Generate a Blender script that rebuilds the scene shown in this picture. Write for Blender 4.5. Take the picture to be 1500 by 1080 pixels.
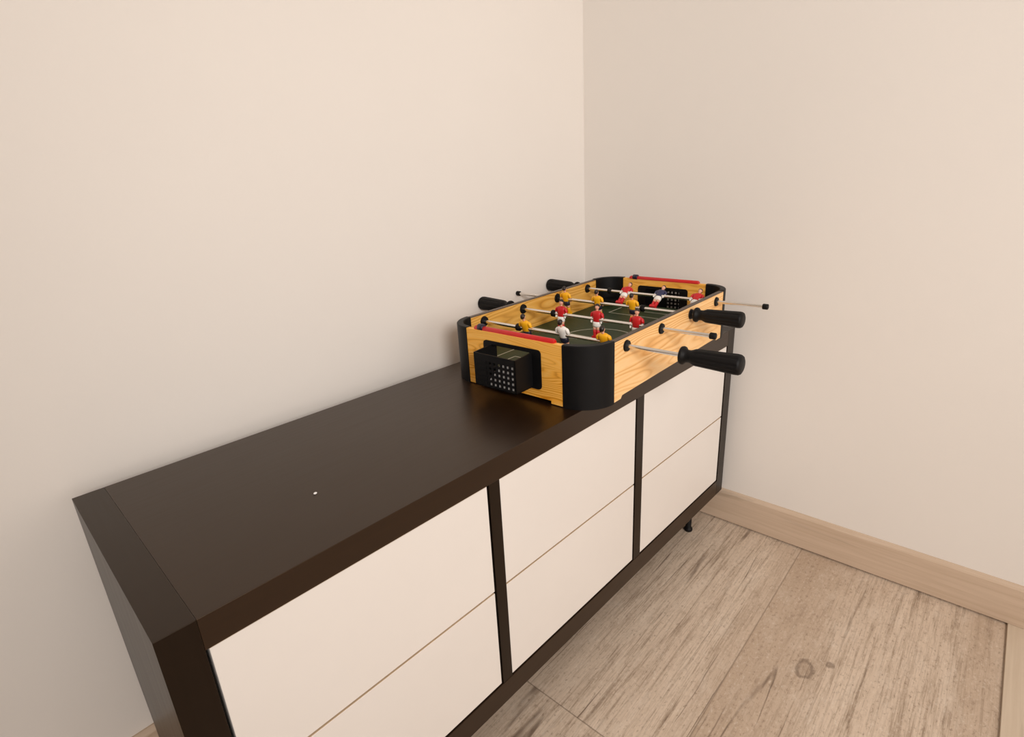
import bpy, bmesh, math, random
from mathutils import Matrix, Vector

scene = bpy.context.scene
for o in list(bpy.data.objects):
    bpy.data.objects.remove(o)
COL = scene.collection
PI = math.pi

# ------------------------------------------------------------------ camera
F_PX = 799.41
CAM = Vector((-1.12129, -0.82223, 0.79449))
YAW, PITCH, ROLL = 0.77515, -0.33426, -0.05554
fwd = Vector((math.cos(YAW) * math.cos(PITCH), math.sin(YAW) * math.cos(PITCH), math.sin(PITCH)))
rgt = Vector((math.sin(YAW), -math.cos(YAW), 0))
upv = rgt.cross(fwd)
r2 = rgt * math.cos(ROLL) + upv * math.sin(ROLL)
u2 = -rgt * math.sin(ROLL) + upv * math.cos(ROLL)
cd = bpy.data.cameras.new('camera')
cam = bpy.data.objects.new('camera', cd)
COL.objects.link(cam)
m = Matrix((r2, u2, -fwd)).transposed().to_4x4()
m.translation = CAM
cam.matrix_world = m
cd.sensor_fit = 'HORIZONTAL'
cd.sensor_width = 36
cd.lens = F_PX / 1500 * 36
cd.clip_start = 0.02
scene.camera = cam

# ------------------------------------------------------------------ world, light, exposure
w = bpy.data.worlds.new('world')
scene.world = w
w.use_nodes = True
w.node_tree.nodes['Background'].inputs[0].default_value = (1.0, 0.9, 0.8, 1)
w.node_tree.nodes['Background'].inputs[1].default_value = 0.0
scene.view_settings.view_transform = 'Standard'
scene.view_settings.look = 'None'
scene.view_settings.gamma = 1
scene.view_settings.use_curve_mapping = False
scene.view_settings.exposure = -0.38


def area(name, loc, target, sx, sy, power, color):
    l = bpy.data.lights.new(name, 'AREA')
    l.shape = 'RECTANGLE'
    l.size, l.size_y = sx, sy
    l.energy = power
    l.color = color
    o = bpy.data.objects.new(name, l)
    COL.objects.link(o)
    o.location = loc
    o.rotation_euler = (Vector(target) - Vector(loc)).to_track_quat('-Z', 'Y').to_euler()
    return o


WARM = (1.0, 0.95, 0.915)
area('ceiling_light', (-0.85, -1.15, 2.40), (-0.85, -1.15, 0), 0.8, 0.8, 7.5, WARM)
area('front_fill', (-0.8, -3.0, 0.95), (-0.4, 0, 0.6), 1.6, 1.5, 20, WARM)  # unseen fill lamp added before the front wall to even out the walls
area('back_fill', (-3.5, -2.5, 1.0), (0, -0.5, 0.7), 1.0, 1.7, 9, WARM)  # fill lamp added near the back wall, brightens the right wall
sp = bpy.data.lights.new('corner_fill', 'SPOT')  # unseen spot added behind the camera to lift the room corner
sp.energy = 190
sp.color = WARM
sp.spot_size = math.radians(66)
sp.spot_blend = 1.0
sp.shadow_soft_size = 0.30
so = bpy.data.objects.new('corner_fill', sp)
COL.objects.link(so)
so.location = (-1.75, -2.25, 1.45)
so.rotation_euler = (Vector((0.0, -0.10, 0.50)) - so.location).to_track_quat('-Z', 'Y').to_euler()

# ------------------------------------------------------------------ node helpers


class NT:
    def __init__(self, name):
        self.m = bpy.data.materials.new(name)
        self.m.use_nodes = True
        self.t = self.m.node_tree
        self.b = self.t.nodes['Principled BSDF']
        self.co = self.t.nodes.new('ShaderNodeTexCoord').outputs['Object']

    def n(self, typ, ins=None, **kw):
        nd = self.t.nodes.new(typ)
        for k, v in kw.items():
            setattr(nd, k, v)
        for k, v in (ins or {}).items():
            if hasattr(v, 'links'):
                self.t.links.new(v, nd.inputs[k])
            else:
                nd.inputs[k].default_value = v
        return nd

    def math(self, op, a, b=0.0, c=0.0, clamp=False):
        nd = self.n('ShaderNodeMath', {0: a, 1: b, 2: c}, operation=op, use_clamp=clamp)
        return nd.outputs[0]

    def scale(self, v, loc=(0, 0, 0), coord=None):
        return self.n('ShaderNodeMapping', {'Vector': coord or self.co, 'Scale': v, 'Location': loc}).outputs[0]

    def noise(self, vec, scale=1, detail=4, rough=0.55, dist=0.0):
        return self.n('ShaderNodeTexNoise', {'Vector': vec, 'Scale': scale, 'Detail': detail, 'Roughness': rough,
                                            'Distortion': dist}).outputs[0]

    def ramp(self, fac, stops):
        nd = self.n('ShaderNodeValToRGB', {0: fac})
        e = nd.color_ramp.elements
        while len(e) < len(stops):
            e.new(0.5)
        for i, (p, c) in enumerate(stops):
            e[i].position = p
            e[i].color = tuple(c) + (1,) if len(c) == 3 else c
        return nd.outputs[0]

    def rng(self, v, a, b, c=0.0, d=1.0):
        return self.n('ShaderNodeMapRange', {0: v, 1: a, 2: b, 3: c, 4: d}).outputs[0]

    def mix(self, f, a, b, mode='MIX'):
        nd = self.n('ShaderNodeMix', data_type='RGBA', blend_type=mode)
        for k, v in ((0, f), (6, a), (7, b)):
            if hasattr(v, 'links'):
                self.t.links.new(v, nd.inputs[k])
            else:
                nd.inputs[k].default_value = v if k == 0 else (tuple(v) + (1,) if len(v) == 3 else v)
        return nd.outputs[2]

    def sep(self, v=None):
        nd = self.n('ShaderNodeSeparateXYZ', {0: v or self.co})
        return nd.outputs

    def bump(self, h, strength=0.2, dist=0.001):
        nd = self.n('ShaderNodeBump', {'Height': h, 'Strength': strength, 'Distance': dist})
        self.t.links.new(nd.outputs[0], self.b.inputs['Normal'])

    def out(self, color=None, rough=0.5, metal=0.0, spec=0.5):
        for k, v in (('Base Color', color), ('Roughness', rough), ('Metallic', metal), ('Specular IOR Level', spec)):
            if v is None:
                continue
            if hasattr(v, 'links'):
                self.t.links.new(v, self.b.inputs[k])
            else:
                if k == 'Base Color' and len(v) == 3:
                    v = tuple(v) + (1,)
                self.b.inputs[k].default_value = v
        return self.m


def plain(name, c, rough=0.5, metal=0.0, var=0.06, spec=0.5, nscale=60):
    t = NT(name)
    f = t.noise(t.co, nscale, 3)
    lo = tuple(x * (1 - var) for x in c)
    hi = tuple(min(1, x * (1 + var)) for x in c)
    return t.out(t.ramp(f, [(0.3, lo), (0.7, hi)]), rough, metal, spec)


# walls: cream emulsion with a faint roller texture
def wall_mat():
    t = NT('cream_paint')
    f = t.noise(t.co, 2.0, 3)
    c = t.ramp(f, [(0.3, (0.795, 0.745, 0.690)), (0.7, (0.815, 0.765, 0.710))])
    t.bump(t.noise(t.co, 260, 3), 0.12, 0.001)
    return t.out(c, 0.75, 0, 0.3)


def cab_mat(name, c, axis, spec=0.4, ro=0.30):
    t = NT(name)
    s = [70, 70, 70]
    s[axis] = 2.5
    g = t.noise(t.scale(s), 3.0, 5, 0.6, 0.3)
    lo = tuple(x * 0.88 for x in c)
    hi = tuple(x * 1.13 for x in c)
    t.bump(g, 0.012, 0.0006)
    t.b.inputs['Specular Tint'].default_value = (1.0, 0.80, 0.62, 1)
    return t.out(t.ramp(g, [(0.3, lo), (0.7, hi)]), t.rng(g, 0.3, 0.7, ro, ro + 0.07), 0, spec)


def floor_mat():
    t = NT('weathered_plank_floor')
    x, y, z = t.sep()
    W = 0.336
    yy = t.math('DIVIDE', t.math('ADD', y, 0.5694), W)
    idx = t.math('FLOOR', yy)
    fr = t.math('SUBTRACT', yy, idx)
    # boards end to end: offset by row
    off = t.math('MULTIPLY', idx, -0.31)
    xx = t.math('DIVIDE', t.math('ADD', t.math('ADD', x, 0.638), off), 1.25)
    xi = t.math('FLOOR', xx)
    xf = t.math('SUBTRACT', xx, xi)
    seed = t.math('ADD', t.math('MULTIPLY', idx, 3.71), t.math('MULTIPLY', xi, 7.13))
    vec = t.n('ShaderNodeCombineXYZ', {0: x, 1: y, 2: seed}).outputs[0]
    # strips inside each board: brown and smooth, or pale and weathered
    wav = t.math('MULTIPLY', t.math('SUBTRACT', t.noise(t.scale((2.2, 7, 1), coord=vec), 1.0, 3), 0.5), 0.16)
    fw = t.math('ADD', fr, wav)
    K = lambda v: (v, v, v)
    p1 = t.ramp(fw, [(0.0, K(0.45)), (0.13, K(0.40)), (0.19, K(0.85)), (0.40, K(0.90)), (0.62, K(0.80)), (0.74, K(0.25)), (1.0, K(0.12))])
    p2 = t.ramp(fw, [(0.0, K(0.55)), (0.08, K(0.60)), (0.14, K(0.95)), (0.55, K(0.85)), (0.80, K(0.45)), (1.0, K(0.30))])
    odd = t.math('LESS_THAN', t.math('ABSOLUTE', t.math('ADD', idx, 1.0)), 0.5)
    wea = t.mix(odd, p2, p1)
    wea = t.n('ShaderNodeRGBToBW', {0: wea}).outputs[0]
    wea = t.math('ADD', wea, t.math('MULTIPLY', t.math('SUBTRACT', t.noise(t.scale((2.0, 16, 1), coord=vec), 1.0, 4), 0.5), 0.9), 0, True)
    grain = t.noise(t.scale((4.5, 110, 1), coord=vec), 1.0, 8, 0.72, 0.35)
    fine = t.noise(t.scale((22, 420, 1), coord=vec), 1.0, 4, 0.7)
    mott = t.noise(t.scale((12, 20, 1), coord=vec), 1.4, 8, 0.70)
    speck = t.noise(t.scale((95, 150, 1), coord=vec), 1.3, 6, 0.75)
    c = t.mix(wea, (0.50, 0.375, 0.272), (0.635, 0.512, 0.398))
    gg = t.ramp(grain, [(0.30, (0.36, 0.31, 0.28)), (0.41, (0.74, 0.71, 0.68)), (0.49, (1.0, 1.0, 1.0)), (0.70, (1.13, 1.14, 1.15))])
    c = t.mix(t.rng(wea, 0.1, 0.9, 0.18, 1.0), c, gg, 'MULTIPLY')
    g2 = t.ramp(fine, [(0.28, (0.62, 0.58, 0.55)), (0.52, (1.03, 1.03, 1.03))])
    c = t.mix(t.rng(wea, 0.1, 0.9, 0.25, 0.85), c, g2, 'MULTIPLY')
    c = t.mix(t.rng(mott, 0.52, 0.70, 0.0, 0.45), c, (0.72, 0.61, 0.50))
    c = t.mix(t.rng(mott, 0.44, 0.30, 0.0, 0.50), c, (0.35, 0.25, 0.175))
    c = t.mix(t.rng(speck, 0.56, 0.70, 0.0, 0.55), c, (0.80, 0.72, 0.62))
    c = t.mix(t.rng(speck, 0.45, 0.32, 0.0, 0.70), c, (0.23, 0.155, 0.105))
    # long thin cracks along the grain
    wb = t.math('MULTIPLY', t.math('SUBTRACT', t.noise(t.scale((7, 30, 1), coord=vec), 1.0, 4), 0.5), 0.16)
    cv = t.n('ShaderNodeCombineXYZ', {0: t.math('MULTIPLY', x, 0.42), 1: t.math('ADD', t.math('MULTIPLY', y, 16.0), wb), 2: seed}).outputs[0]
    cr = t.noise(cv, 1.5, 1.0, 0.3)
    line = t.math('ABSOLUTE', t.math('SUBTRACT', cr, 0.5))
    gate = t.rng(t.noise(t.scale((3.0, 12, 1), (3, 5, 0), coord=vec), 1.5, 3), 0.50, 0.60)
    crack = t.math('MULTIPLY', t.rng(line, 0.012, 0.003), gate)
    c = t.mix(t.math('MULTIPLY', crack, 0.72), c, (0.12, 0.075, 0.048))
    # knots
    kn = t.math('MULTIPLY', t.math('SUBTRACT', t.noise(t.scale((45, 60, 1), coord=vec), 1.0, 4), 0.5), 0.022)
    for kx, ky, kr in ((-0.326, -0.664, 0.0125), (-0.292, -0.690, 0.0035), (-0.83, -0.70, 0.012)):
        ex = t.math('MULTIPLY', t.math('SUBTRACT', x, kx), 0.72)
        ey = t.math('SUBTRACT', y, ky)
        d = t.math('ADD', t.math('SQRT', t.math('ADD', t.math('MULTIPLY', ex, ex), t.math('MULTIPLY', ey, ey))), kn)
        ring = t.rng(t.math('ABSOLUTE', t.math('SUBTRACT', d, kr)), 0.0040, 0.0010)
        core = t.rng(d, kr * 1.3, kr * 0.4)
        c = t.mix(t.math('MULTIPLY', ring, 0.55), c, (0.13, 0.085, 0.058))
        c = t.mix(t.math('MULTIPLY', core, 0.35), c, (0.25, 0.175, 0.12))
    # seams between boards
    dy = t.math('MULTIPLY', t.math('MINIMUM', fr, t.math('SUBTRACT', 1.0, fr)), W)
    dx = t.math('MULTIPLY', t.math('MINIMUM', xf, t.math('SUBTRACT', 1.0, xf)), 1.25)
    seam = t.math('MAXIMUM', t.math('MULTIPLY', t.rng(dy, 0.0016, 0.0006), 0.45), t.math('MULTIPLY', t.rng(dx, 0.0014, 0.0006), 0.6))
    c = t.mix(seam, c, (0.13, 0.085, 0.055))
    h = t.math('SUBTRACT', t.math('ADD', grain, t.math('MULTIPLY', fine, 0.4)), t.math('ADD', crack, seam))
    t.bump(h, 0.25, 0.0008)
    return t.out(c, t.rng(grain, 0.3, 0.7, 0.62, 0.48), 0, 0.4)


def trim_mat(name, axis, light, dark):
    t = NT(name)
    s = [120, 120, 120]
    s[axis] = 4
    s2 = [26, 26, 26]
    s2[axis] = 3.0
    g = t.noise(t.scale(s), 1.0, 6, 0.65, 0.4)
    b = t.noise(t.scale(s2), 1.0, 4, 0.6, 0.6)
    c = t.ramp(g, [(0.3, dark), (0.65, light)])
    c = t.mix(t.rng(b, 0.60, 0.74, 0.0, 0.55), c, tuple(q * 0.55 for q in dark))
    t.bump(g, 0.12, 0.0005)
    return t.out(c, 0.5, 0, 0.4)


def ash_mat(name, axis, across, light, mid, dark, sc=1.0):
    """oak/ash veneer: growth ring bands running along `axis`"""
    t = NT(name)
    s = [0.0, 0.0, 0.0]
    s[axis] = 5.0 * sc
    s[across] = 34.0 * sc
    k = [i for i in range(3) if i not in (axis, across)][0]
    s[k] = 6.0
    v = t.scale(s)
    warp = t.noise(v, 0.55, 2, 0.5, 0.2)
    wv = t.n('ShaderNodeVectorMath', {0: v, 1: t.n('ShaderNodeCombineXYZ', {across: t.math('MULTIPLY', warp, 5.5)}).outputs[0]},
             operation='ADD').outputs[0]
    sp = t.sep(wv)
    band = t.math('FRACT', t.math('MULTIPLY', sp[across], 2.7))
    p = [9.0, 9.0, 9.0]
    p[axis] = 22.0
    p[across] = 900.0
    pores = t.noise(t.scale(p), 1.0, 4, 0.7)
    c = t.ramp(band, [(0.0, dark), (0.22, mid), (0.55, light), (0.85, mid), (1.0, dark)])
    c = t.mix(t.rng(t.noise(t.scale([q * 0.4 for q in s]), 1.0, 2), 0.35, 0.65, 0.0, 0.55), c, light)
    c = t.mix(t.rng(pores, 0.55, 0.72, 0.0, 0.35), c, tuple(q * 0.72 for q in mid))
    return t.out(c, 0.45, 0, 0.25)


M = {}
M['wall'] = wall_mat()
M['ceiling'] = plain('white_ceiling_paint', (0.82, 0.79, 0.74), 0.85, var=0.02, nscale=3)
M['floor'] = floor_mat()
M['base_x'] = trim_mat('light_wood_skirting_left', 0, (0.63, 0.49, 0.37), (0.53, 0.395, 0.28))
M['base_y'] = trim_mat('light_wood_skirting', 1, (0.63, 0.49, 0.37), (0.53, 0.395, 0.28))
M['strip'] = trim_mat('floor_strip_wood', 0, (0.66, 0.55, 0.425), (0.59, 0.475, 0.355))
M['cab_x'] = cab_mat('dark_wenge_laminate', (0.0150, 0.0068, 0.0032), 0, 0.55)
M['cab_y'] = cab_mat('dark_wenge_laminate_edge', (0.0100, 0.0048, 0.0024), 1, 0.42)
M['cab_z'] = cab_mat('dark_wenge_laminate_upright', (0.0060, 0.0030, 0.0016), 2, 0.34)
M['front'] = plain('white_satin_lacquer', (0.775, 0.725, 0.675), 0.38, var=0.012, nscale=8)
M['carcass'] = plain('beech_drawer_box', (0.62, 0.46, 0.31), 0.6)
M['black'] = plain('black_plastic', (0.0040, 0.0040, 0.0045), 0.50, var=0.1, spec=0.22)
M['black_soft'] = plain('black_rubber', (0.0040, 0.0034, 0.0034), 0.55, var=0.1, spec=0.22)
M['edge'] = plain('dark_brown_edge', (0.060, 0.036, 0.022), 0.4, var=0.15)
M['ash_u'] = ash_mat('ash_veneer_long', 0, 2, (0.95, 0.62, 0.30), (0.90, 0.51, 0.19), (0.70, 0.33, 0.085))
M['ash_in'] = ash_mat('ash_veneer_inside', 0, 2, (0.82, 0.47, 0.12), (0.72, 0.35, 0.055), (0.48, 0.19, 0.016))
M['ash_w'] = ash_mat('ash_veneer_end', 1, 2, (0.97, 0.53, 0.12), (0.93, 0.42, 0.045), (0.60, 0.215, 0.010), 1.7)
M['red'] = plain('red_plastic', (0.56, 0.012, 0.012), 0.35, var=0.06)
M['navy'] = plain('navy_plastic', (0.012, 0.010, 0.030), 0.35, var=0.1)
M['steel'] = plain('polished_steel', (0.80, 0.77, 0.73), 0.22, 1.0, var=0.03)
M['yellow_shirt'] = plain('yellow_paint', (0.95, 0.46, 0.008), 0.45, var=0.05)
M['red_shirt'] = plain('red_paint', (0.56, 0.010, 0.014), 0.45, var=0.05)
M['white_paint'] = plain('white_paint', (0.88, 0.85, 0.80), 0.42, var=0.03)
M['blue_shirt'] = plain('dark_blue_paint', (0.022, 0.024, 0.075), 0.4, var=0.08)
M['skin'] = plain('skin_paint', (0.78, 0.40, 0.27), 0.45, var=0.05)
M['hair'] = plain('dark_hair_paint', (0.022, 0.012, 0.009), 0.45, var=0.1)
M['shorts_dark'] = plain('navy_shorts_paint', (0.014, 0.014, 0.030), 0.45, var=0.1)
M['lint'] = plain('white_lint', (0.85, 0.83, 0.80), 0.8)
M['pale'] = plain('pale_grey_board', (0.72, 0.70, 0.68), 0.6)


def field_mat():
    t = NT('printed_green_pitch')
    x, y, z = t.sep()
    n = t.noise(t.co, 40, 3)
    c = t.ramp(n, [(0.3, (0.022, 0.042, 0.015)), (0.7, (0.030, 0.054, 0.019))])
    st = t.math('FRACT', t.math('MULTIPLY', x, 14.0))
    c = t.mix(t.math('MULTIPLY', t.math('GREATER_THAN', st, 0.5), 0.35), c, (0.016, 0.032, 0.012))
    LW = 0.0011

    def band(v, c0):
        return t.math('LESS_THAN', t.math('ABSOLUTE', t.math('SUBTRACT', v, c0)), LW)
    rr = t.math('SQRT', t.math('ADD', t.math('POWER', t.math('ADD', x, 0.030), 2.0), t.math('POWER', t.math('ADD', y, 0.012), 2.0)))
    m_ = band(rr, 0.066)
    m_ = t.math('MAXIMUM', m_, band(x, -0.030))
    ax, ay = t.math('ABSOLUTE', x), t.math('ABSOLUTE', y)
    for hx, hw in ((0.150, 0.075), (0.190, 0.048)):
        l1 = t.math('MULTIPLY', band(ax, hx), t.math('LESS_THAN', ay, hw))
        l2 = t.math('MULTIPLY', band(ay, hw), t.math('GREATER_THAN', ax, hx))
        m_ = t.math('MAXIMUM', m_, t.math('MAXIMUM', l1, l2))
    c = t.mix(t.math('MULTIPLY', m_, 0.85), c, (0.62, 0.60, 0.50))
    return t.out(c, 0.5, 0, 0.25)


M['field'] = field_mat()

# ------------------------------------------------------------------ mesh helpers


class MB:
    """collects shapes, links them as ONE mesh object"""

    def __init__(self):
        self.v, self.f, self.mi, self.sm, self.mats = [], [], [], [], []

    def mat(self, m):
        if m not in self.mats:
            self.mats.append(m)
        return self.mats.index(m)

    def add(self, vs, fs, m, smooth=False, xf=None):
        b = len(self.v)
        for p in vs:
            p = Vector(p)
            self.v.append(tuple(xf @ p if xf else p))
        k = self.mat(m)
        for f in fs:
            self.f.append([b + i for i in f])
            self.mi.append(k)
            self.sm.append(smooth)

    def box(self, x0, x1, y0, y1, z0, z1, m, top=None, xf=None):
        vs = [(x, y, z) for z in (z0, z1) for y in (y0, y1) for x in (x0, x1)]
        self.add(vs, [(0, 2, 3, 1), (0, 1, 5, 4), (1, 3, 7, 5), (3, 2, 6, 7), (2, 0, 4, 6), (4, 5, 7, 6)], m, False, xf)
        if top:
            self.mi[-1] = self.mat(top)

    def loft(self, rings, m, smooth=True, cap=True, xf=None):
        """rings: list of equal length point loops"""
        n = len(rings[0])
        vs = [p for r in rings for p in r]
        fs = []
        for i in range(len(rings) - 1):
            for j in range(n):
                k = (j + 1) % n
                fs.append((i * n + j, i * n + k, (i + 1) * n + k, (i + 1) * n + j))
        if cap:
            fs.append(tuple(range(n))[::-1])
            fs.append(tuple((len(rings) - 1) * n + j for j in range(n)))
        self.add(vs, fs, m, smooth, xf)

    def lathe(self, prof, m, axis='z', n=24, origin=(0, 0, 0), smooth=True, flute=0, fd=0.0, fr=(0, 1), xf=None):
        """prof: (position along axis, radius)"""
        rings = []
        ox, oy, oz = origin
        for a, r in prof:
            ring = []
            for j in range(n):
                t = 2 * PI * j / n
                q = r
                if flute and fr[0] <= a <= fr[1]:
                    q = r * (1 - fd * max(0, math.cos(flute * t)) ** 2)
                c, s = q * math.cos(t), q * math.sin(t)
                ring.append({'z': (ox + c, oy + s, oz + a), 'y': (ox + s, oy + a, oz + c), 'x': (ox + a, oy + c, oz + s)}[axis])
            rings.append(ring)
        self.loft(rings, m, smooth, True, xf)

    def ell(self, c, r, m, nu=14, nv=8, xf=None):
        rings = []
        for i in range(1, nv):
            t = PI * i / nv
            rings.append([(c[0] + r[0] * math.sin(t) * math.cos(2 * PI * j / nu), c[1] + r[1] * math.sin(t) * math.sin(2 * PI * j / nu),
                           c[2] - r[2] * math.cos(t)) for j in range(nu)])
        self.loft(rings, m, True, True, xf)

    def cells(self, aa, bb, mask, fn, t0, t1, m, edge=None):
        """slab with holes: grid cells of mask(i, j) between depths t0 and t1; fn(a, b, t) -> point"""
        na, nb = len(aa) - 1, len(bb) - 1
        on = [[bool(mask(i, j)) for j in range(nb)] for i in range(na)]
        idx = {}
        vs, fs = [], []

        def V(i, j, t):
            if (i, j, t) not in idx:
                idx[(i, j, t)] = len(vs)
                vs.append(fn(aa[i], bb[j], t1 if t else t0))
            return idx[(i, j, t)]
        g = lambda i, j: 0 <= i < na and 0 <= j < nb and on[i][j]
        for i in range(na):
            for j in range(nb):
                if not on[i][j]:
                    continue
                fs.append((V(i, j, 0), V(i, j + 1, 0), V(i + 1, j + 1, 0), V(i + 1, j, 0)))
                fs.append((V(i, j, 1), V(i + 1, j, 1), V(i + 1, j + 1, 1), V(i, j + 1, 1)))
                if not g(i - 1, j):
                    fs.append((V(i, j, 0), V(i, j, 1), V(i, j + 1, 1), V(i, j + 1, 0)))
                if not g(i + 1, j):
                    fs.append((V(i + 1, j, 0), V(i + 1, j + 1, 0), V(i + 1, j + 1, 1), V(i + 1, j, 1)))
                if not g(i, j - 1):
                    fs.append((V(i, j, 0), V(i + 1, j, 0), V(i + 1, j, 1), V(i, j, 1)))
                if not g(i, j + 1):
                    fs.append((V(i, j + 1, 0), V(i, j + 1, 1), V(i + 1, j + 1, 1), V(i + 1, j + 1, 0)))
        self.add(vs, fs, m)

    def build(self, name, parent=None, bevel=0, seg=2):
        me = bpy.data.meshes.new(name)
        me.from_pydata(self.v, [], self.f)
        for mt in self.mats:
            me.materials.append(mt)
        for p, k, s in zip(me.polygons, self.mi, self.sm):
            p.material_index = k
            p.use_smooth = s
        bm = bmesh.new()
        bm.from_mesh(me)
        bmesh.ops.recalc_face_normals(bm, faces=bm.faces)
        bm.to_mesh(me)
        bm.free()
        o = bpy.data.objects.new(name, me)
        COL.objects.link(o)
        if parent:
            o.parent = parent
        if bevel:
            b = o.modifiers.new('bevel', 'BEVEL')
            b.width = bevel
            b.segments = seg
            b.limit_method = 'ANGLE'
            b.angle_limit = 0.6
        return o


def box_obj(name, x0, x1, y0, y1, z0, z1, m, parent=None, bevel=0, top=None):
    b = MB()
    b.box(x0, x1, y0, y1, z0, z1, m, top)
    return b.build(name, parent, bevel)


def thing(name, label, cat, loc=(0, 0, 0), rz=0.0, group=None):
    o = bpy.data.objects.new(name, None)
    o.empty_display_size = 0.05
    COL.objects.link(o)
    o.location = loc
    o.rotation_euler = (0, 0, rz)
    o['label'] = label
    o['category'] = cat
    if group:
        o['group'] = group
    return o


# ------------------------------------------------------------------ the room (its own frame, corner at the origin)
ROOM = 0.02278
RX0, RY0, RH = -3.6, -3.1, 2.45


def struct(o, rz=ROOM):
    o['kind'] = 'structure'
    o.rotation_euler = (0, 0, rz)
    return o


T = 0.10
struct(box_obj('floor', RX0 - T, T, RY0 - T, T, -0.08, 0, M['floor']))
struct(box_obj('ceiling', RX0 - T, T, RY0 - T, T, RH, RH + 0.08, M['ceiling']))
struct(box_obj('wall_left', RX0 - T, T, 0, T, 0, RH, M['wall']))
struct(box_obj('wall_right', 0, T, RY0, 0, 0, RH, M['wall']))
struct(box_obj('wall_front', RX0 - T, T, RY0 - T, RY0, 0, RH, M['wall']))
struct(box_obj('wall_back', RX0 - T, RX0, RY0, 0, 0, RH, M['wall']))

HB, TB = 0.0826, 0.0085


def baseboard(name, prof_fn, a0, a1, m):
    prof = [(0, 0.0040), (TB, 0.0040), (TB, HB - 0.007), (TB - 0.0015, HB - 0.004), (0.0025, HB), (0, HB)]
    b = MB()
    b.loft([[prof_fn(a, d, z) for d, z in prof] for a in (a0, a1)], m, False)
    return struct(b.build(name))


baseboard('baseboard_right', lambda a, d, z: (-d, a, z), RY0, -0.0005, M['base_y'])
baseboard('baseboard_left', lambda a, d, z: (a, -d, z), RX0, -TB - 0.0002, M['base_x'])
# flat timber strip laid over the edge of the planks
struct(box_obj('trim_1', -1.9, -0.0005, -1.06, -0.9065, 0.0, 0.0035, M['strip'], None, 0.0008))

# ------------------------------------------------------------------ sideboard
XL, XR = -1.0862, -0.0067
YF, YB = -0.3900, -0.0725
ZT, ZB = 0.476, 0.0873
SW, TT, BT = 0.0311, 0.0319, 0.0364
D1, D2, ZS = (-0.7343, -0.7124), (-0.3936, -0.3674), 0.2840

side = thing('sideboard', 'long low dark brown sideboard with six white drawer fronts against the left wall', 'sideboard',
             ((XL + XR) / 2, (YF + YB) / 2, 0))
ox, oy = side.location.x, side.location.y


def sb(name, x0, x1, y0, y1, z0, z1, m, bevel=0.0008, top=None):
    return box_obj(name, x0 - ox, x1 - ox, y0 - oy, y1 - oy, z0, z1, m, side, bevel, top)


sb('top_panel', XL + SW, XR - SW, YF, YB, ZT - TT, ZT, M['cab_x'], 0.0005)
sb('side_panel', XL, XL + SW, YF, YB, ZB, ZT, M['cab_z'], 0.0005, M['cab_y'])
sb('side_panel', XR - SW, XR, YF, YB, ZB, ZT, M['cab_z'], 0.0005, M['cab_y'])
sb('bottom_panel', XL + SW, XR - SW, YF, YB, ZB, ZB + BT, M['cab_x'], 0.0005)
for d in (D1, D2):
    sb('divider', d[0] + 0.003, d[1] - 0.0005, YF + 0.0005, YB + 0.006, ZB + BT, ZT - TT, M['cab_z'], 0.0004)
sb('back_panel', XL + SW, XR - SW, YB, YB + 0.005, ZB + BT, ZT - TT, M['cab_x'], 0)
bays = ((XL + SW + 0.003, D1[0]), (D1[1], D2[0]), (D2[1], XR - SW - 0.003))
for x0, x1 in bays:
    for z0, z1 in ((ZB + BT + 0.003, ZS - 0.0014), (ZS + 0.0014, ZT - TT - 0.001)):
        b = MB()
        b.box(x0 - ox, x1 - ox, YF + 0.001 - oy, YF + 0.019 - oy, z0, z1, M['front'], M['carcass'])
        t = 0.012
        bx0, bx1, by0, by1 = x0 + 0.012 - ox, x1 - 0.012 - ox, YF + 0.0185 - oy, YB - 0.02 - oy
        b.box(bx0, bx0 + t, by0, by1, z0 + 0.01, z1 - 0.02, M['carcass'])
        b.box(bx1 - t, bx1, by0, by1, z0 + 0.01, z1 - 0.02, M['carcass'])
        b.box(bx0 + t, bx1 - t, by1 - t, by1, z0 + 0.01, z1 - 0.02, M['carcass'])
        b.box(bx0 + t, bx1 - t, by0, by1 - t, z0 + 0.012, z0 + 0.018, M['carcass'])
        o = b.build('drawer', side, 0.0006)
        o['label'] = 'flat white drawer front without a handle'
for fx in (-1.010, -0.0834):
    for fy in (-0.3504, -0.115):
        b = MB()
        b.lathe([(0, 0.0088), (0.004, 0.0098), (0.007, 0.0088), (0.010, 0.0065), (0.05, 0.0065), (ZB - 0.001, 0.0075), (ZB, 0.0075)], M['black_soft'],
                'z', 20, (fx - ox, fy - oy, 0))
        b.build('foot', side)

# a crumb of lint on the top
b = MB()
b.ell((0, 0, 0.0011), (0.0021, 0.0016, 0.0012), M['lint'], 10, 6)
o = b.build('lint_speck')
o.location = (-0.9004, -0.2903, ZT)
o['label'] = 'tiny white speck of lint lying on the bare dark sideboard top'
o['category'] = 'lint'

# ------------------------------------------------------------------ table football game
A, B = 0.2518, 0.1482          # half length, half width to the outer faces
RC = 0.0525                    # radius of the rounded corners
HT = 0.0945                    # height of the frame
TH = 0.0085                    # panel thickness
ZR = 0.0804                    # rod axis
ZF = 0.0370                    # playing surface
game = thing('foosball_table', 'small wooden tabletop football game with black corners standing on the sideboard', 'foosball table',
             (-0.30195, -0.25678, ZT), 0.03924)


def panel_outline(half, hz, foot=0.026):
    """x breaks, z breaks and mask of a board with a shallow arch cut from its lower edge"""
    aa = [-half, -half + foot, -half + foot + 0.003, half - foot - 0.003, half - foot, half]
    return aa


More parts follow.
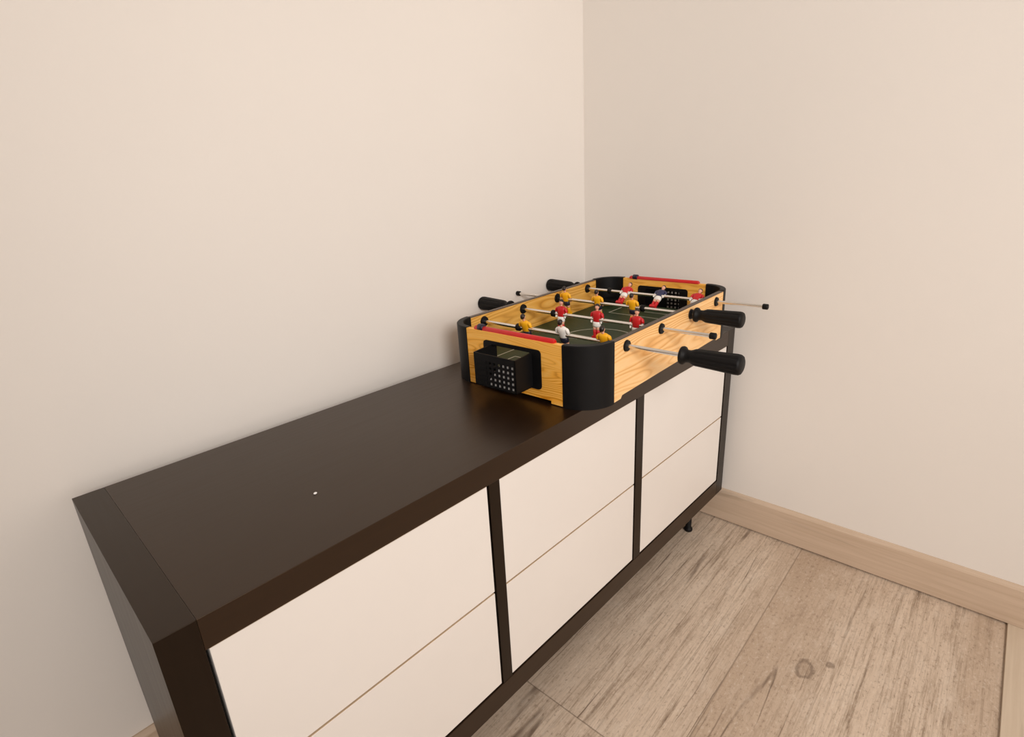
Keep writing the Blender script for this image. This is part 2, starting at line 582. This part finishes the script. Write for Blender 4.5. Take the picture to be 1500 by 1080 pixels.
# long side panels
for s in (-1, 1):
    b = MB()
    half = A - RC
    pts = [(-half, 0.0012), (-half + 0.020, 0.0012), (-half + 0.024, 0.0058), (half - 0.024, 0.0058), (half - 0.020, 0.0012), (half, 0.0012),
           (half, HT - 0.0016), (-half, HT - 0.0016)]
    b.loft([[(x, s * y, z) for x, z in pts] for y in (B - TH, B)], M['ash_u'], False)
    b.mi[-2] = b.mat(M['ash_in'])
    b.box(-half, half, min(s * (B - TH), s * B), max(s * (B - TH), s * B), HT - 0.0016, HT, M['edge'])
    b.build('side_panel', game, 0.0003, 1)

GW, GZ0, GZ1 = 0.0560, 0.0215, 0.0790    # goal opening
for s in (-1, 1):
    b = MB()
    half = B - RC
    f = 0.022
    aa = [-half, -half + f, -GW, GW, half - f, half]
    bb = [0.0012, 0.0058, GZ0, GZ1, HT]

    def mask(i, j):
        if j == 0:
            return i in (0, 4)
        if j == 2:
            return i != 2
        return True
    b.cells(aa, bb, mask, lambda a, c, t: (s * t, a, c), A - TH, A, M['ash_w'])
    b.build('end_panel', game, 0.0003, 1)

# rounded black corner posts
for sx in (-1, 1):
    for sy in (-1, 1):
        b = MB()
        n = 14
        cx, cy = sx * (A - RC), sy * (B - RC)
        R0, R1 = RC - 0.0100, RC + 0.0008
        arc = [PI / 2 * i / n for i in range(n + 1)]
        outer = [(cx + sx * R1 * math.cos(t), cy + sy * R1 * math.sin(t)) for t in arc]
        inner = [(cx + sx * R0 * math.cos(t), cy + sy * R0 * math.sin(t)) for t in reversed(arc)]
        loop = outer + inner
        zt = HT + 0.0012
        inset = lambda k: [(cx + sx * (R1 - k) * math.cos(t), cy + sy * (R1 - k) * math.sin(t)) for t in arc] + \
                          [(cx + sx * (R0 + k) * math.cos(t), cy + sy * (R0 + k) * math.sin(t)) for t in reversed(arc)]
        b.loft([[(x, y, 0) for x, y in loop], [(x, y, zt - 0.0012) for x, y in loop], [(x, y, zt) for x, y in inset(0.0011)]], M['black'], False)
        # web behind the arc, level with the inner faces of the boards
        q = [(cx + sx * R0, cy), (cx + sx * R0 * 0.71, cy + sy * R0 * 0.71), (cx, cy + sy * R0)]
        tri = [(cx + sx * R0, cy - sy * 0.0), (cx, cy + sy * R0)]
        prof = [(cx + sx * R0 * math.cos(t), cy + sy * R0 * math.sin(t)) for t in arc] + [(cx, cy)]
        b.loft([[(x, y, ZF + 0.0002) for x, y in prof], [(x, y, ZF + 0.012) for x, y in prof]], M['black'], False)
        o = b.build('corner_post', game)
        for p, i in zip(o.data.polygons, range(9999)):
            p.use_smooth = abs(p.normal.z) < 0.2
        md = o.modifiers.new('edges', 'EDGE_SPLIT')
        md.split_angle = 0.5

# the pitch
b = MB()
k = RC - 0.0105
loop = []
n = 8
for sx, sy, t0 in ((1, 1, 0), (-1, 1, PI / 2), (-1, -1, PI), (1, -1, 3 * PI / 2)):
    hx, hy = A - TH - 0.0002, B - TH - 0.0002
    rr = RC - TH - 0.002
    for i in range(n + 1):
        t = t0 + PI / 2 * i / n
        loop.append((sx * (hx - rr) + rr * math.cos(t), sy * (hy - rr) + rr * math.sin(t)))
b.loft([[(x, y, ZF - 0.003) for x, y in loop], [(x, y, ZF) for x, y in loop]], M['field'], False)
b.build('playing_field', game)

# goals: a rounded black frame in the opening and a box outside, open on top
BW, BD, BZ0, BZ1 = 0.0415, 0.0400, 0.0215, 0.0735
for s in (-1, 1):
    b = MB()
    # frame around the opening
    fo, fi = 0.0555, 0.0395

    def rr_loop(hw, z0, z1, r, k=5):
        out = []
        for sy, sz, t0 in ((1, 1, 0), (-1, 1, PI / 2), (-1, -1, PI), (1, -1, 1.5 * PI)):
            cy, cz = sy * (hw - r), (z1 - r if sz > 0 else z0 + r)
            for i in range(k + 1):
                t = t0 + PI / 2 * i / k
                out.append((cy + r * math.cos(t), cz + r * math.sin(t)))
        return out
    lo = rr_loop(fo + 0.002, GZ0 - 0.002, GZ1 + 0.002, 0.006)
    li = rr_loop(fi, GZ0 + 0.002, GZ1 - 0.004, 0.004)
    N_ = len(lo)
    x0, x1 = A - TH - 0.0012, A + 0.0016
    vs = [(s * x, p[0], p[1]) for x in (x0, x1) for l in (lo, li) for p in l]
    fs = []
    for i in range(N_):
        j = (i + 1) % N_
        fs += [(i, j, N_ + j, N_ + i), (2 * N_ + i, 2 * N_ + j, 3 * N_ + j, 3 * N_ + i), (i, j, 2 * N_ + j, 2 * N_ + i),
               (N_ + i, N_ + j, 3 * N_ + j, 3 * N_ + i)]
    b.add(vs, fs, M['black'])
    fr_o = b.build('goal_frame', game)
    # box
    b = MB()
    xb0, xb1 = A + 0.0016, A + BD
    b.box(*sorted((s * xb0, s * xb1)), -BW, BW, BZ0, BZ0 + 0.002, M['black'])
    for sy in (-1, 1):
        # side wall, rising towards the frame
        pts = [(xb0, BZ0), (xb1, BZ0), (xb1, BZ1), (xb0, BZ1 + 0.002)]
        b.loft([[(s * x, sy * y, z) for x, z in pts] for y in (BW - 0.002, BW)], M['black'], False)
    # net wall: square holes on one half, solid slats on the other
    pw_, hw_ = 0.0088, 0.0050
    aa = [-BW]
    y = -BW + 0.0034
    cols = 0
    while y + hw_ < BW - 0.001:
        aa += [y, y + hw_]
        y += pw_
        cols += 1
    aa.append(BW)
    bb = [BZ0]
    z = BZ0 + 0.004
    while z + 0.0046 < BZ1 - 0.003:
        bb += [z, z + 0.0046]
        z += 0.0082
    bb.append(BZ1)

    def hole(i, j):
        if i % 2 == 1 and j % 2 == 1 and aa[i] < 0.012:
            return False
        return True
    b.cells(aa, bb, hole, lambda a, c, t: (s * t, a, c), xb1 - 0.0016, xb1, M['black'])
    for j in range(1, len(bb) - 1, 2):
        b.box(*sorted((s * (xb1 - 0.0002), s * (xb1 + 0.0008))), 0.016, BW - 0.001, bb[j], bb[j + 1], M['black'])
    b.build('goal_net_box', game)
    if s < 0:
        b = MB()
        pts = [(0.020, BZ0 + 0.0035), (-BW + 0.0035, BZ0 + 0.0035), (-BW + 0.0035, BZ1 - 0.006), (-0.012, BZ1 - 0.010)]
        b.loft([[(s * x, y, z) for y, z in pts] for x in (xb1 - 0.0040, xb1 - 0.0028)], M['pale'], False)
        b.build('goal_backing', game)

# score bars on top of the end panels with a sliding marker
for s in (-1, 1):
    b = MB()
    hw = 0.0800
    cx = s * (A - 0.0055)
    prof = [(-0.0045, 0), (-0.0045, 0.0030), (-0.0030, 0.0052), (0, 0.0060), (0.0030, 0.0052), (0.0045, 0.0030), (0.0045, 0)]
    rings = [[(cx + px * e, y, HT + pz * e) for px, pz in prof] for y, e in ((-hw, 0.7), (-hw + 0.003, 1), (hw - 0.003, 1), (hw, 0.7))]
    b.loft(rings, M['red'], True)
    bar = b.build('score_bar', game)
    bar['label'] = 'red score bar on the end board'
    md = bar.modifiers.new('edges', 'EDGE_SPLIT')
    md.split_angle = 0.9
    b = MB()
    y0 = 0.0660 if s < 0 else 0.0660
    b.lathe([(0, 0.0050), (0.0006, 0.0057), (0.0106, 0.0057), (0.0112, 0.0050)], M['navy'], 'y', 18, (cx, y0 - 0.0056, HT + 0.0034))
    o = b.build('score_slider', bar)
    o['label'] = 'dark navy score slider'

# --- players


def player_mesh(name, shirt, shorts, socks, arm):
    """standing figure: rod axis along local y at the origin, facing +x"""
    b = MB()

    def el(z, rx, ry, cx=0.0, cy=0.0, n=14):
        return [(cx + rx * math.cos(2 * PI * i / n), cy + ry * math.sin(2 * PI * i / n), z) for i in range(n)]
    # torso
    b.loft([el(-0.0050, 0.0046, 0.0068), el(-0.002, 0.0050, 0.0072), el(0.003, 0.0054, 0.0078), el(0.008, 0.0056, 0.0090), el(0.0115, 0.0050, 0.0096),
            el(0.0138, 0.0040, 0.0080), el(0.0152, 0.0026, 0.0036)], M[shirt])
    # neck and head
    b.loft([el(0.0145, 0.0021, 0.0022), el(0.0185, 0.0020, 0.0021)], M['skin'])
    b.ell((0.0003, 0, 0.0220), (0.0041, 0.0036, 0.0050), M['skin'], 14, 9)
    b.ell((0.0044, 0, 0.0214), (0.0009, 0.0007, 0.0011), M['skin'], 8, 6)
    for sy in (-1, 1):
        b.ell((0.0003, sy * 0.0036, 0.0218), (0.0009, 0.0006, 0.0013), M['skin'], 8, 6)
        b.ell((0.0040, sy * 0.0014, 0.0230), (0.0004, 0.0005, 0.0004), M['hair'], 6, 5)
    # hair: cap over the crown and the back of the head
    b.loft([el(0.0208, 0.0026, 0.0034, -0.0020), el(0.0228, 0.0036, 0.0041, -0.0010), el(0.0246, 0.0042, 0.0041, -0.0002), el(0.0262, 0.0037, 0.0035, 0.0),
            el(0.0274, 0.0024, 0.0023, 0.0), el(0.0278, 0.0008, 0.0008)], M['hair'])
    # arms: sleeve, forearm, fist held beside the hips
    for sy in (-1, 1):
        b.loft([el(0.0128, 0.0024, 0.0022, 0, sy * 0.0078), el(0.0105, 0.0031, 0.0027, 0, sy * 0.0098), el(0.0060, 0.0029, 0.0025, -0.0004, sy * 0.0110),
                el(0.0040, 0.0026, 0.0022, -0.0004, sy * 0.0112)], M[shirt])
        b.loft([el(0.0044, 0.0020, 0.0017, -0.0003, sy * 0.0111), el(0.0005, 0.0018, 0.0015, 0.0006, sy * 0.0108), el(-0.0030, 0.0017, 0.0014, 0.0016, sy * 0.0100)],
               M[arm])
        b.ell((0.0020, sy * 0.0098, -0.0044), (0.0021, 0.0017, 0.0022), M[arm], 10, 6)
    # shorts and legs
    b.loft([el(-0.0038, 0.0049, 0.0072), el(-0.0070, 0.0053, 0.0078), el(-0.0105, 0.0052, 0.0078), el(-0.0130, 0.0048, 0.0074)], M[shorts])
    for sy in (-1, 1):
        b.loft([el(-0.0115, 0.0038, 0.0034, 0, sy * 0.0038), el(-0.0160, 0.0034, 0.0030, 0.0002, sy * 0.0036), el(-0.0185, 0.0031, 0.0028, 0.0003, sy * 0.0035)], M['skin'])
        b.loft([el(-0.0180, 0.0034, 0.0031, 0.0002, sy * 0.0035), el(-0.0220, 0.0035, 0.0032, 0, sy * 0.0034), el(-0.0275, 0.0028, 0.0029, 0, sy * 0.0033),
                el(-0.0300, 0.0030, 0.0030, 0.0004, sy * 0.0033)], M[socks])
    # kicking foot block
    b.loft([[(x, y, z) for x, y in ((-0.0042, -0.0062), (0.0062, -0.0058), (0.0062, 0.0058), (-0.0042, 0.0062))] for z in (-0.0345, -0.0290)], M[socks], False)
    o = b.build(name)
    return o


P_ = {
    'yellow': ('yellow_shirt', 'shorts_dark', 'yellow_shirt', 'skin', 'player figure in a yellow shirt and dark shorts'),
    'red': ('red_shirt', 'white_paint', 'red_shirt', 'white_paint', 'player figure in a red shirt and white shorts'),
    'white': ('white_paint', 'shorts_dark', 'white_paint', 'white_paint', 'goalkeeper figure in a white shirt and dark shorts'),
    'blue': ('blue_shirt', 'white_paint', 'red_shirt', 'white_paint', 'goalkeeper figure in a dark blue shirt and white shorts'),
}
PROTO = {}


def player(kind, rod, w, faces, tilt):
    if kind not in PROTO:
        o = player_mesh('player_figure', *P_[kind][:4])
        PROTO[kind] = o
    else:
        o = PROTO[kind].copy()
        COL.objects.link(o)
    o.parent = rod
    o.location = (0, w, 0)
    o.rotation_euler = (0, tilt, PI if faces < 0 else 0)
    if faces < 0:
        o.rotation_euler = (Matrix.Rotation(tilt, 3, 'Y') @ Matrix.Rotation(PI, 3, 'Z')).to_euler()
    o['label'] = P_[kind][4]


HANDLE = [(0, 0.0100), (0.0006, 0.0122), (0.0030, 0.0128), (0.0052, 0.0122), (0.0066, 0.0100), (0.0090, 0.0088), (0.0130, 0.0086), (0.0165, 0.0098), (0.0200, 0.0114),
          (0.0235, 0.0118), (0.040, 0.0124), (0.060, 0.0132), (0.0745, 0.0138), (0.0785, 0.0134), (0.0810, 0.0120), (0.0822, 0.0095)]
# u position, slide, side of the handle, player kinds from left (wall) to right, facing, tilt, slides of the collars
RODS = [(-0.1655, -0.0350, -1, ('yellow', 'white', 'yellow'), 1, -0.32, (0.0580, -0.1315)),
        (-0.0571, -0.0280, 1, ('red', 'red', 'red'), -1, 0.05, (0.0655, -0.1240)),
        (0.0533, 0.0410, -1, ('yellow', 'yellow', 'yellow'), 1, -0.22, (0.1362, -0.0560)),
        (0.1643, -0.0330, 1, ('red', 'blue', 'red'), -1, 0.95, (0.0820, -0.1280))]
for ui, sl, hs, kinds, faces, tilt, collars in RODS:
    b = MB()
    y_h = hs * 0.197 + sl          # handle starts here
    y_c = -hs * 0.2045 + sl        # free end
    y0, y1 = sorted((y_h + hs * 0.02, y_c + hs * 0.004))
    b.lathe([(y0, 0.0030), (y1, 0.0030)], M['steel'], 'y', 18)
    rod = b.build('rod', game)
    rod.location = (ui, 0, ZR)
    rod['label'] = 'bright steel rod'
    md = rod.modifiers.new('edges', 'EDGE_SPLIT')
    b = MB()
    prof = [(y_h + hs * a, r) for a, r in HANDLE]
    lo_, hi_ = sorted((y_h + hs * 0.023, y_h + hs * 0.0775))
    dense = []
    for i in range(len(prof) - 1):
        (a0, r0), (a1, r1) = prof[i], prof[i + 1]
        k = 3 if i > 8 else 1
        for q in range(k):
            f = q / k
            dense.append((a0 + (a1 - a0) * f, r0 + (r1 - r0) * f))
    dense.append(prof[-1])
    b.lathe(dense, M['black_soft'], 'y', 72, (0, 0, 0), True, 9, 0.10, (lo_, hi_))
    o = b.build('handle', rod)
    o['label'] = 'black fluted grip'
    b = MB()
    b.lathe([(y_c - hs * 0.0045, 0.0042), (y_c - hs * 0.0038, 0.0051), (y_c + hs * 0.0042, 0.0051), (y_c + hs * 0.0048, 0.0044)], M['black_soft'], 'y', 18)
    o = b.build('end_cap', rod)
    o['label'] = 'small black rubber end cap'
    for cw in collars:
        b = MB()
        b.lathe([(cw - 0.0036, 0.0056), (cw - 0.003, 0.0063), (cw + 0.003, 0.0063), (cw + 0.0036, 0.0056)], M['black_soft'], 'y', 18)
        o = b.build('stop_collar', rod)
        o['label'] = 'black rubber stop collar'
    for i, kd in enumerate(kinds):
        player(kd, rod, 0.0765 * (1 - i) + sl, faces, tilt)
    for sy in (-1, 1):
        b = MB()
        # bearing: flange outside, flange inside, sleeve through the board
        e = sy * 1.0
        b.lathe([(e * (B + 0.0032), 0.0060), (e * (B + 0.0028), 0.0082), (e * (B - 0.0003), 0.0090), (e * (B - 0.0004), 0.0050), (e * (B - TH + 0.0004), 0.0050),
                 (e * (B - TH + 0.0003), 0.0095), (e * (B - TH - 0.0028), 0.0086), (e * (B - TH - 0.0034), 0.0060)], M['black'], 'y', 22, (ui, 0, ZR))
        o = b.build('bearing', game)
        o['label'] = 'round black rod bearing'
        md = o.modifiers.new('edges', 'EDGE_SPLIT')
        md.split_angle = 0.9
